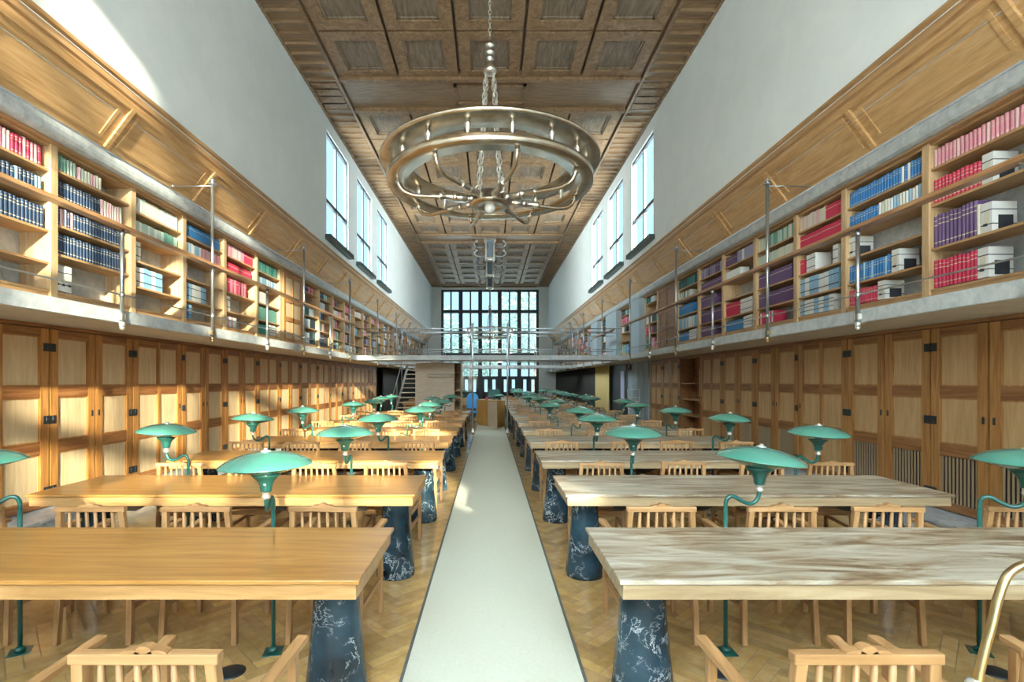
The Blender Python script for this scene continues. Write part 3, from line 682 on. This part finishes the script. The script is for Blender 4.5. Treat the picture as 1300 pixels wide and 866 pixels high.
# ------------------------------------------------------------------ tables
TZ = .83; TD = .88
def table_proto(name, top, apron, s):
    t = thing(name, 'x', 'table'); x0, x1 = (s*.62, s*3.88)
    a, b = min(x0,x1), max(x0,x1)
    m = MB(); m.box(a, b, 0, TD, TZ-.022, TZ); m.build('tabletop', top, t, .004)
    m = MB(); i = .018
    m.box(a+i, b-i, i, i+.03, TZ-.10, TZ-.022); m.box(a+i, b-i, TD-i-.03, TD-i, TZ-.10, TZ-.022); m.box(a+i, a+i+.03, i+.03, TD-i-.03, TZ-.10, TZ-.022); m.box(b-i-.03, b-i, i+.03, TD-i-.03, TZ-.10, TZ-.022)
    m.build('apron', apron, t, .003)
    for px in (s*.86, s*3.64):
        m = MB(); m.lathe([(.172,0),(.175,.02),(.172,.06),(.158,.18),(.145,.30),(.132,.45),(.122,.60),(.118,.72),(.118,.80)], (px, TD/2, 0), 32); m.build('pedestal', M['marble'], t)
    # under-table book tray with scalloped lower edge
    m = MB()
    for k in range(3):
        c0 = s*(1.12+k*.76); c1 = s*(1.12+(k+1)*.76); lo, hi = min(c0,c1)+.02, max(c0,c1)-.02
        poly = [(lo, TZ-.10), (hi, TZ-.10), (hi, TZ-.26)]
        for q in range(9):
            u = q/8; poly.append((hi-(hi-lo)*(.12+.76*u), TZ-.26+.085*math.sin(PI*u)))
        poly.append((lo, TZ-.26)); m.prism(poly, 'y', TD*.55, TD*.55+.02)
    m.box(min(s*1.1,s*3.42), max(s*1.1,s*3.42), TD*.35, TD*.75, TZ-.125, TZ-.10)
    sh = m.build('book_tray', M['dark_wood'], t)
    m = MB()
    for k in range(3): x = s*(1.24+k*.76); m.box(x-.02, x+.02, TD*.55-.004, TD*.55, TZ-.155, TZ-.135)
    m.build('label_plate', M['white'], sh)
    return t
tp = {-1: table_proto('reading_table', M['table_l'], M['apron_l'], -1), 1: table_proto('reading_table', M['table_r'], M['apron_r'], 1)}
F0, PITCH = 2.40, 1.815
tabs = {-1: list(range(0,8))+[11,12,13,14], 1: list(range(0,16))}
for s in (-1, 1):
    side = 'left' if s < 0 else 'right'; desc = 'long honey-varnished reading table on marble pedestals' if s < 0 else 'long worn greyish reading table on marble pedestals'
    for q, n in enumerate(tabs[s]):
        lab = '%s, %s of the %s-hand row' % (desc, nth(q), side)
        y = F0+PITCH*n; dx = R.uniform(-.015,.02)
        if q == 0: t = tp[s]; t.location = (dx, y, 0); t['label'] = lab; t['group'] = 'reading tables on the %s' % side
        else: dup(tp[s], (dx, y, 0), 0, lab, 'reading tables on the %s' % side)
# ------------------------------------------------------------------ chairs (origin on the floor under the back rail; faces +y)
def chair_proto():
    t = thing('reading_chair', 'x', 'chair')
    w = .225
    for sx in (-1, 1):
        m = MB(); m.bar((sx*.245,.02,0), (sx*.235,.045,.46), .036,.036,0,(0,1,0)); m.bar((sx*.235,.045,.46), (sx*.205,.0,.915), .036,.036,0,(0,1,0)); m.build('leg', M['chair'], t, .003)
        m = MB(); m.bar((sx*.262,.50,0), (sx*.262,.50,.675), .036,.036,0,(0,1,0)); m.build('leg', M['chair'], t, .003)
        m = MB(); m.bar((sx*.235,.015,.655), (sx*.280,.565,.695), .048,.026); m.build('armrest', M['chair_y'], t, .004)
        m = MB(); m.bar((sx*.247,.04,.24), (sx*.262,.49,.26), .020,.034); m.build('stretcher', M['chair_y'], t, .002)
    m = MB(); m.box(-.25,.25,.06,.50,.435,.46); m.box(-.235,.235,.03,.055,.38,.435); m.box(-.25,.25,.485,.515,.37,.435); m.box(-.262,-.24,.06,.485,.375,.435); m.box(.24,.262,.06,.485,.375,.435)
    m.build('seat', M['chair_x'], t, .004)
    m = MB(); m.bar((-.23,.03,.53),(.23,.03,.53),.024,.045)
    for k in range(6):
        u = (k-2.5)/2.5; m.tube([(u*.152,.03,.55),(u*.146,.012,.74),(u*.142,.0,.915)], [.011,.013,.010], 8)
    m.build('back_slats', M['chair'], t)
    m = MB(); m.box(-.232,.232,-.02,.018,.905,.938); tr = m.build('top_rail', M['chair_x'], t, .004)
    m = MB()
    def bump(cx, r, hgt, n=10):
        poly = [(cx-r, .937)]+[(cx-r*math.cos(PI*i/n), .937+hgt*math.sin(PI*i/n)) for i in range(1,n)]+[(cx+r,.937)]
        m.prism(poly, 'y', -.018, .016)
    bump(-.040,.034,.013); bump(.040,.034,.013); bump(0,.030,.026); m.build('carved_crest', M['chair_x'], tr, .002)
    return t
cp = chair_proto(); first = True
xs_r = {0:[1.17,1.90,2.75,3.6], 1:[1.15,1.96,2.67,3.57], 2:[1.15,2.02,2.78,3.53], 3:[1.0,1.92,2.62,3.42]}
xs_l = {0:[-1.07,-1.92,-2.7,-3.5], 1:[-1.12,-1.97,-2.68,-3.5], 2:[-1.08,-1.8,-2.5,-3.2], 3:[-1.0,-1.9,-2.6,-3.4]}
POS = ['beside the aisle','second from the aisle','third from the aisle','beside the wall']
for s in (-1, 1):
    side = 'left' if s < 0 else 'right'
    for q, n in enumerate(tabs[s]):
        xs = (xs_l if s < 0 else xs_r).get(n) or [s*(v+R.uniform(-.08,.08)) for v in (1.08,1.9,2.7,3.5)]
        for k, x in enumerate(xs):
            y = 1.57+1.815*n+(R.uniform(-.05,.09) if n > 1 else 0); rz = R.uniform(-.05,.05) if n > 0 else 0
            tname = 'the nearest table' if q == 0 else 'the %s table' % ORD[q]
            lab = 'wooden slat-back armchair at %s on the %s, %s' % (tname, side, POS[k])
            if first: cp.location = (x,y,0); cp.rotation_euler = (0,0,rz); cp['label'] = lab; cp['group'] = 'slat-back armchairs at the reading tables'; first = False
            else: dup(cp, (x,y,0), rz, lab, 'slat-back armchairs at the reading tables')
# ------------------------------------------------------------------ lamps
def smooth(pts, n=6):
    pts = [Vector(p) for p in pts]; out_ = []
    P = [pts[0]]+pts+[pts[-1]]
    for i in range(1, len(P)-2):
        for k in range(n):
            t = k/n; a, b, c, d = P[i-1], P[i], P[i+1], P[i+2]
            out_.append(.5*((2*b)+(c-a)*t+(2*a-5*b+4*c-d)*t*t+(3*b-a-3*c+d)*t**3))
    out_.append(pts[-1]); return out_
def lamp_proto():
    t = thing('reading_lamp', 'x', 'lamp')
    m = MB(); m.box(-.058,.058,-.058,.058,0,.006); m.lathe([(.03,0),(.03,.02),(.016,.03)], (0,0,.008), 12); m.build('base_plate', M['green_d'], t)
    m = MB(); m.tube([(0,0,.01),(0,0,.95)], .0135, 10); m.build('pole', M['green_d'], t)
    m = MB(); m.tube(smooth([(0,0,.94),(.002,0,.985),(.02,0,1.018),(.055,0,1.022),(.10,0,.995),(.15,0,.975),(.19,0,.985),(.215,0,1.02),(.222,0,1.07)]), .0135, 10); m.build('gooseneck', M['green_d'], t)
    m = MB(); m.lathe([(.016,0),(.026,.008),(.026,.02),(.018,.026),(.024,.03),(.024,.045),(.03,.05)], (.222,0,1.055), 14); m.build('ferrule', M['white_metal'], t)
    m = MB(); m.lathe([(.028,0),(.034,.01),(.038,.04),(.050,.07),(.075,.095),(.085,.105),(.085,.115),(.05,.125)], (.222,0,1.10), 20); sk = m.build('socket_cone', M['green_d'], t)
    m = MB(); m.lathe([(.008,0),(.008,.01),(.0045,.018)], (.262,0,1.145), 8); m.build('switch', M['white_metal'], sk)
    m = MB()
    prof = [(.001,.135),(.05,.132),(.12,.121),(.18,.103),(.235,.079),(.268,.055),(.272,.050),(.268,.048),(.23,.038),(.17,.020),(.11,.006),(.08,0.0)]
    m.lathe(prof, (0,0,0), 40); sh = m.build('shade', M['green'], t, 0, (.222,0,1.215))
    m = MB(); m.lathe([(.03,.132),(.03,.139),(.012,.143),(.012,.152),(.001,.155)], (0,0,0), 14); m.build('finial', M['white_metal'], sh)
    return t
lp = lamp_proto(); firstl = True
def place_lamp(x, y, rz, tilt, lab, grp):
    global firstl
    if firstl: o = lp; firstl = False; o.location = (x,y,0); o.rotation_euler = (0,0,rz); o['label'] = lab; o['group'] = grp
    else: o = dup(lp, (x,y,0), rz, lab, grp)
    for c in o.children:
        if c.name.startswith('shade'): c.rotation_euler = tilt
    return o
H_ = -PI/2
rots = {(1,0,0):(0,(0,.10,0)), (1,0,1):(-.55,(0,.02,0)), (1,1,0):(H_-.2,(0,.04,0)), (1,1,1):(-1.1,(0,.05,0)), (1,2,0):(H_,(0,0,0)), (1,2,1):(-.8,(0,.05,0)), (1,3,0):(-1.0,(0,.03,0)), (1,3,1):(-1.2,(0,0,0)),
        (-1,0,0):(-1.35,(.02,0,0)), (-1,0,1):(PI+.55,(0,.03,0)), (-1,1,0):(H_,(0,0,0)), (-1,1,1):(PI,(0,-.06,0)), (-1,2,0):(-2.0,(0,.03,0)), (-1,2,1):(-2.3,(0,-.06,0)), (-1,3,1):(-2.0,(0,.0,0))}
lampx = {(1,0,0):1.55,(1,0,1):3.22,(-1,0,0):-1.424,(-1,0,1):-3.09,(1,1,0):1.44,(1,1,1):3.11,(-1,1,0):-1.41,(-1,1,1):-3.07,(1,2,0):1.43,(1,2,1):3.07,(-1,2,0):-1.40,(-1,2,1):-3.04}
for s in (-1, 1):
    side = 'left' if s < 0 else 'right'
    for q, n in enumerate(tabs[s]):
        for k, x in enumerate((1.42, 3.08)):
            rz, tl = rots.get((s,n,k), (R.uniform(0,2*PI), (R.uniform(-.06,.06), R.uniform(-.06,.06), 0)))
            xx = s*x+R.uniform(-.02,.02)
            xx = lampx.get((s,n,k), xx)
            lab = 'green saucer-shaded lamp behind %s on the %s, %s one' % ('the table nearest the camera' if q == 0 else 'the %s table' % ORD[q], side, 'aisle-side' if k == 0 else 'wall-side')
            place_lamp(xx, F0+PITCH*n+TD+.035, rz, tl, lab, 'green reading lamps along the tables')
            if n < 3:
                m = MB(); m.lathe([(.001,0),(.085,0),(.085,.004),(.07,.010),(.001,.012)], (0,0,0), 20)
                o = tag(m.build('floor_socket', M['iron'], None, 0, (xx+(-.16 if s < 0 else -.13), F0+PITCH*n+TD-.20, 0)), 'dark round floor socket by the %s lamp of %s on the %s' % ('aisle-side' if k == 0 else 'wall-side', 'the nearest table' if q == 0 else 'the %s table' % ORD[q], side), 'floor socket', 'round floor sockets under the tables')
# brass lamp stand in the right foreground
bs = thing('brass_lamp_stand', 'curved brass tube stand in the right foreground corner', 'lamp stand', (1.36,1.42,0))
m = MB(); m.tube(smooth([(-.06,0,.02),(-.02,0,.6),(.012,0,.92),(.055,0,1.10),(.075,0,1.18),(.11,0,1.245),(.20,0,1.275),(.36,0,1.28)]), .0115, 12); m.build('tube', M['brass'], bs)
m = MB(); m.lathe([(.012,0),(.018,.005),(.018,.03),(.012,.04)], (.0,0,.90), 14); m.build('collar', M['white_metal'], bs)
m = MB(); m.lathe([(.12,0),(.12,.012),(.02,.03)], (-.06,0,0), 24); m.build('base', M['brass'], bs)
# ------------------------------------------------------------------ chandelier
def chain(mb, a, b, link=.10, r=.008, wdt=.026):
    a = Vector(a); b = Vector(b); n = max(1, int((b-a).length/(link*.78))); d = (b-a).normalized()
    u = d.cross(Vector((.3,1,.1))).normalized(); v = d.cross(u)
    for i in range(n):
        c = a+(b-a)*(i+.5)/n; w = u if i % 2 else v; pts = []
        for k in range(9):
            t = 2*PI*k/8; pts.append(c+d*(link/2*math.cos(t))+w*(wdt*math.sin(t)))
        mb.tube(pts, r, 5, 0, False)
def chandelier(loc, label):
    t = thing('ring_chandelier', label, 'chandelier', loc, 0, 'ring chandeliers on the hall axis')
    # z relative to lower ring underside
    m = MB(); m.lathe([(1.46,0),(1.80,0),(1.812,.008),(1.812,.115),(1.80,.12),(1.79,.115),(1.785,.02),(1.46,.02)], n=96, closed=True); m.build('lower_ring', M['ring'], t)
    m = MB(); m.lathe([(1.38,.39),(1.40,.375),(1.90,.36),(1.925,.37),(1.935,.40),(1.925,.425),(1.905,.40),(1.40,.40)], n=96, closed=True); m.build('upper_ring', M['ring'], t)
    for k in range(16):
        a = 2*PI*(k+.5)/16; c, s_ = math.cos(a), math.sin(a)
        m = MB(); m.lathe([(.025,0),(.028,.08),(.05,.16),(.05,.19),(.035,.25)], (1.68*c,1.68*s_,.118), 8); m.build('stud', M['chain'], t)
    m = MB(); m.lathe([(.001,-.30),(.12,-.30),(.12,-.33),(.30,-.34),(.37,-.31),(.37,-.28),(.29,-.26),(.27,-.10),(.001,-.12)], n=40); m.build('hub', M['ring'], t)
    m = MB(); m.sphere((0,0,-.345), .10, 16); m.build('globe', M['globe'], t)
    for k in range(8):
        a = 2*PI*(k+.32)/8; c, s_ = math.cos(a), math.sin(a)
        prof = [(.26,-.21),(.5,-.22),(.62,-.22),(.75,-.23),(1.1,-.25),(1.35,-.25),(1.52,-.20),(1.60,-.10),(1.62,.0)]
        m = MB(); m.tube(smooth([(r*c, r*s_, z) for r, z in prof], 4), .036, 10); p = m.build('arm', M['ring'], t)
        m = MB()
        rr_ = [(.30,.062),(.38,.062),(.385,.042),(.42,.042),(.425,.054),(.60,.048),(.605,.042),(.62,.064),(.66,.064),(.67,.044),(.70,.05),(.86,.046),(.88,.060),(.91,.060)]
        m.tube([(q*c,q*s_,-.222-.01*(q-.3)) for q, _ in rr_], [w_ for _, w_ in rr_], 10); m.build('sleeve', M['chain'], p)
        m = MB(); m.lathe([(.05,0),(.05,.02),(.03,.05),(.03,.07)], (1.62*c,1.62*s_,-.07), 10); m.build('collar', M['chain'], p)
    zc = 2.02
    for k in range(4):
        a = 2*PI*(k+.5)/4; c, s_ = math.cos(a), math.sin(a); m = MB()
        chain(m, (.09*c,.09*s_,zc), (.29*c,.29*s_,-.14), .15, .014, .042); m.tube([(.29*c+.06*math.cos(j*PI/5), .29*s_, -.10+.06*math.sin(j*PI/5)) for j in range(11)], .010, 6); m.build('chain', M['chain'], t)
    m = MB(); m.lathe([(.03,0),(.10,.02),(.12,.06),(.12,.10),(.07,.18),(.05,.24),(.075,.27),(.075,.31),(.05,.34),(.085,.37),(.085,.42),(.05,.46),(.09,.50),(.09,.53),(.04,.56),(.05,.62),(.02,.68),(.001,.70)], (0,0,zc), 20)
    m.build('crown', M['chain'], t)
    top = CZ+.17-loc[2]
    m = MB(); chain(m, (0,0,zc+.68), (0,0,top-.02), .10, .009, .026); m.build('suspension_chain', M['chain'], t)
    m = MB(); m.lathe([(.15,top),(.15,top-.03),(.05,top-.08),(.02,top-.10)], n=20); m.build('ceiling_rose', M['chain'], t)
    return t
chandelier((0, 9.0, EYE+3.45), 'large polished double-ring chandelier hanging near the camera')
chandelier((0, 37.5, EYE+3.45), 'distant double-ring chandelier hanging before the end window')
def lantern(y, lab):
    t = thing('ceiling_lantern', lab, 'lantern', (0,y,CZ), 0, 'square pendant lanterns below the far ceiling')
    m = MB(); m.box(-.30,.30,-.30,.30,-.10,0); m.box(-.26,.26,-.26,.26,-1.12,-1.04)
    for sx in (-1,1):
        for sy in (-1,1): m.box(sx*.26, sx*.17, sy*.26, sy*.17, -1.04, -.10)
    m.lathe([(.26,-1.12),(.12,-1.20),(.05,-1.24),(.001,-1.26)], n=4); m.build('frame', M['chain'], t)
    m = MB(); m.box(-.16,.16,-.16,.16,-1.03,-.11); m.build('lantern_glass', mat('smoky_glass',(.10,.13,.16),.1), t)
    for sx in (-1,1):
        for z in (-.35,-.85):
            m = MB(); m.tube(smooth([(sx*.2,0,z),(sx*.45,0,z-.10),(sx*.75,0,z-.05),(sx*.85,0,z+.12),(sx*.72,0,z+.2)],4), .03, 8); m.sphere((sx*.72,0,z+.24), .08, 8); m.build('scroll_arm', M['steel'], t)
lantern(27.2, 'square pendant lantern, nearest of three under far ceiling'); lantern(31.5, 'square pendant lantern, middle of three under far ceiling'); lantern(35.6, 'square pendant lantern, farthest of three under far ceiling')
# ------------------------------------------------------------------ reception desk
dk = thing('reception_desk', 'faceted oak reception desk at the end of the runner', 'desk', (0,0,0))
poly = [(-.53,20.5),(-.08,19.7),(.27,19.1),(.59,19.7),(.59,20.6),(.2,21.2),(-.4,21.1)]
m = MB(); n = len(poly)
vs = [(x,y,.02) for x,y in poly]+[(x,y,1.0) for x,y in poly]
for i in range(n):
    j = (i+1) % n; m.add([vs[i],vs[j],vs[n+j],vs[n+i]], [(0,1,2,3)], 1 if i == 1 else 0)
m.add(vs, [tuple(range(n))[::-1]], 0)
m.build('body', [M['desk'], M['pale_panel']], dk)
m = MB(); m.prism([(x*1.03+.0,19.9+(y-19.9)*1.03) for x,y in poly], 'z', 1.0, 1.03); m.build('desktop', M['desk'], dk)
dl = thing('desk_lamp', 'green shaded lamp standing on the reception desk', 'lamp', (.36,19.9,1.03))
m = MB(); m.lathe([(.09,0),(.09,.015),(.015,.03),(.015,.18)], n=16); m.build('stem', M['green_d'], dl)
m = MB(); m.lathe([(.001,.25),(.10,.24),(.22,.18),(.22,.17),(.05,.17)], n=24); m.build('shade', M['green'], dl)
mo = thing('monitor', 'dark computer monitor on the reception desk', 'monitor', (.16,20.2,1.03))
m = MB(); m.box(-.25,.25,-.02,.02,.12,.42); m.build('screen', M['green_d'], mo); m = MB(); m.box(-.03,.03,0,.03,.0,.14); m.box(-.10,.10,-.06,.08,0,.012); m.build('stand', M['iron'], mo)
rb = MB(); rb.lathe([(.045,0),(.05,.09),(.04,.10),(.001,.10)], (0,0,0), 14); tag(rb.build('pencil_cup', M['red'], None, 0, (-.12,19.95,1.03)), 'small red cup on the reception desk', 'cup')
bc = thing('blue_office_chair', 'bright blue high-back office chair left of the reception desk', 'chair', (-.74,21.3,0))
m = MB(); m.prism([(-.25,.62),(.25,.62),(.27,.95),(.22,1.18),(.12,1.27),(-.12,1.27),(-.22,1.18),(-.27,.95)], 'y', .18, .24); m.build('backrest', M['blue'], bc, .02)
m = MB(); m.box(-.25,.25,-.25,.22,.44,.52); m.build('seat', M['blue'], bc, .02)
m = MB(); m.tube([(0,0,.08),(0,0,.44)], .03, 10)
for k in range(5): a = 2*PI*k/5; m.bar((0,0,.09),(.28*math.cos(a),.28*math.sin(a),.06),.04,.03); m.sphere((.28*math.cos(a),.28*math.sin(a),.03),.03,8)
m.bar((0,.2,.48),(0,.22,.70),.05,.02); m.build('base', M['iron'], bc)
# ------------------------------------------------------------------ booth and stair, left under the bridge
bo = thing('panelled_booth', 'pale wooden panelled booth standing left of the aisle', 'booth', (-2.74,18.5,0))
m = MB(); m.box(0,1.42,0,.9,0,2.46); m.build('body', M['pale_panel'], bo)
m = MB(); m.box(.02,.42,-.02,0,.05,2.44); m.box(.46,1.40,-.02,0,2.0,2.44); m.box(.46,1.40,-.015,0,.05,.95); m.build('panel', M['pale_panel'], bo)
m = MB(); m.tube([(.48,-.06,1.98),(1.40,-.06,1.98)], .07, 14); m.build('rolled_blind', M['soffit'], bo)
m = MB(); m.box(1.42,1.44,0,.9,0,2.46); m.box(1.66,1.68,0,.9,0,2.46); m.box(1.44,1.66,.86,.9,0,2.46)
for k in range(8): m.box(1.44,1.66,.0,.86,.05+k*.34,.07+k*.34)
m.build('end_shelves', M['shelf'], bo)
m = MB(); m.box(.46,1.40,-.10,-.0,1.02,1.06); m.build('counter_ledge', M['dark_wood'], bo)
st = thing('open_stair', 'pale open-tread stair climbing to the left gallery behind the booth', 'stair', (-3.24,18.8,0))
N_ = 13
for sx in (-.42,.42): m = MB(); m.bar((sx,-.1,.0),(sx,3.7,2.5),.035,.20,0,(0,0,1)); m.build('stringer', M['steel'], st)
for k in range(N_): m = MB(); y = .1+k*.285; z = .19*(k+1); m.box(-.40,.40,y-.13,y+.13,z-.035,z); m.build('tread', M['pale_panel'], st)
m = MB(); m.tube([(-.45,-.1,.95),(-.45,3.6,3.4)], .018, 8); 
for k in range(4): m.tube([(-.45,.1+k*1.1,.1+k*.72),(-.45,.1+k*1.1,1.08+k*.72)], .012, 6)
m.build('handrail', M['steel'], st)
m = MB(); m.box(-4.50,-2.7,22.1,23.4,GZ0+.02,GZ1-.005); struct(m.build('floor_stair_landing', M['concrete']))
# folding steel ladder/chair by recess on the right
fl = thing('stacked_folding_chair', 'white metal folding chair leaning by the blue grey recess', 'chair', (5.15,17.9,0))
m = MB()
for sx in (-.2,.2): m.tube([(sx,.0,0),(sx,.22,1.5)], .015, 8); m.tube([(sx,.3,0),(sx,.08,.7)], .015, 8)
for z in (.4,.8,1.2,1.48): m.tube([(-.2,.22*z/1.5,z),(.2,.22*z/1.5,z)], .012, 6)
m.build('frame', M['white'], fl); m = MB(); m.box(-.19,.19,-.02,.30,.44,.47); m.build('seat', M['black'], fl)
# ------------------------------------------------------------------ outside
ob = thing('sun_blocking_building', 'plain pale building added out of view behind the camera to block low sun', 'building', (0,-31,-1.5))  # unseen building added to keep the low sun off the nearest tables
m = MB(); m.box(-34,34,-8,0,0,11.35); m.build('facade', M['soffit'], ob)
m = MB(); m.box(-34.4,34.4,-8.4,.4,11.35,11.65); m.build('roof', M['concrete'], ob)
m = MB(); m.box(-60,60,YF+.5,120,-1.6,-1.5); struct(m.build('ground_outside', M['ground']))
def tree(x, y, h, lab):
    t = thing('tree', lab, 'tree', (x,y,-1.5), 0, 'trees outside the end window'); rr = random.Random(int(x*10+y))
    m = MB(); m.tube([(0,0,0),(.1,0,h*.4),(0,.1,h*.75)], [.3,.22,.1], 10); m.build('trunk', M['bark'], t)
    m = MB(); vs = []; fs = []
    for i in range(2600):
        th = rr.uniform(0,2*PI); ph = math.acos(rr.uniform(-1,1)); r = rr.uniform(.25,1)**.5*h*.34
        c = Vector((r*math.sin(ph)*math.cos(th), r*math.sin(ph)*math.sin(th), h*.66+r*math.cos(ph)*1.05)); q = .2
        a = Vector((rr.uniform(-1,1),rr.uniform(-1,1),rr.uniform(-1,1))).normalized(); b = a.orthogonal().normalized()
        k = len(vs); vs += [c-a*q, c+b*q*.6, c+a*q, c-b*q*.6]; fs.append((k,k+1,k+2,k+3))
    m.add(vs, fs, 0); m.build('foliage', M['leaf'], t)
for i, (x, y, h) in enumerate(((-7,52,12),(4.5,50,13),(15,56,13),(-1.5,66,10))):
    tree(x, y, h, 'leafy tree outside the end window, %s from the left' % ['first','third','fourth','second'][i])
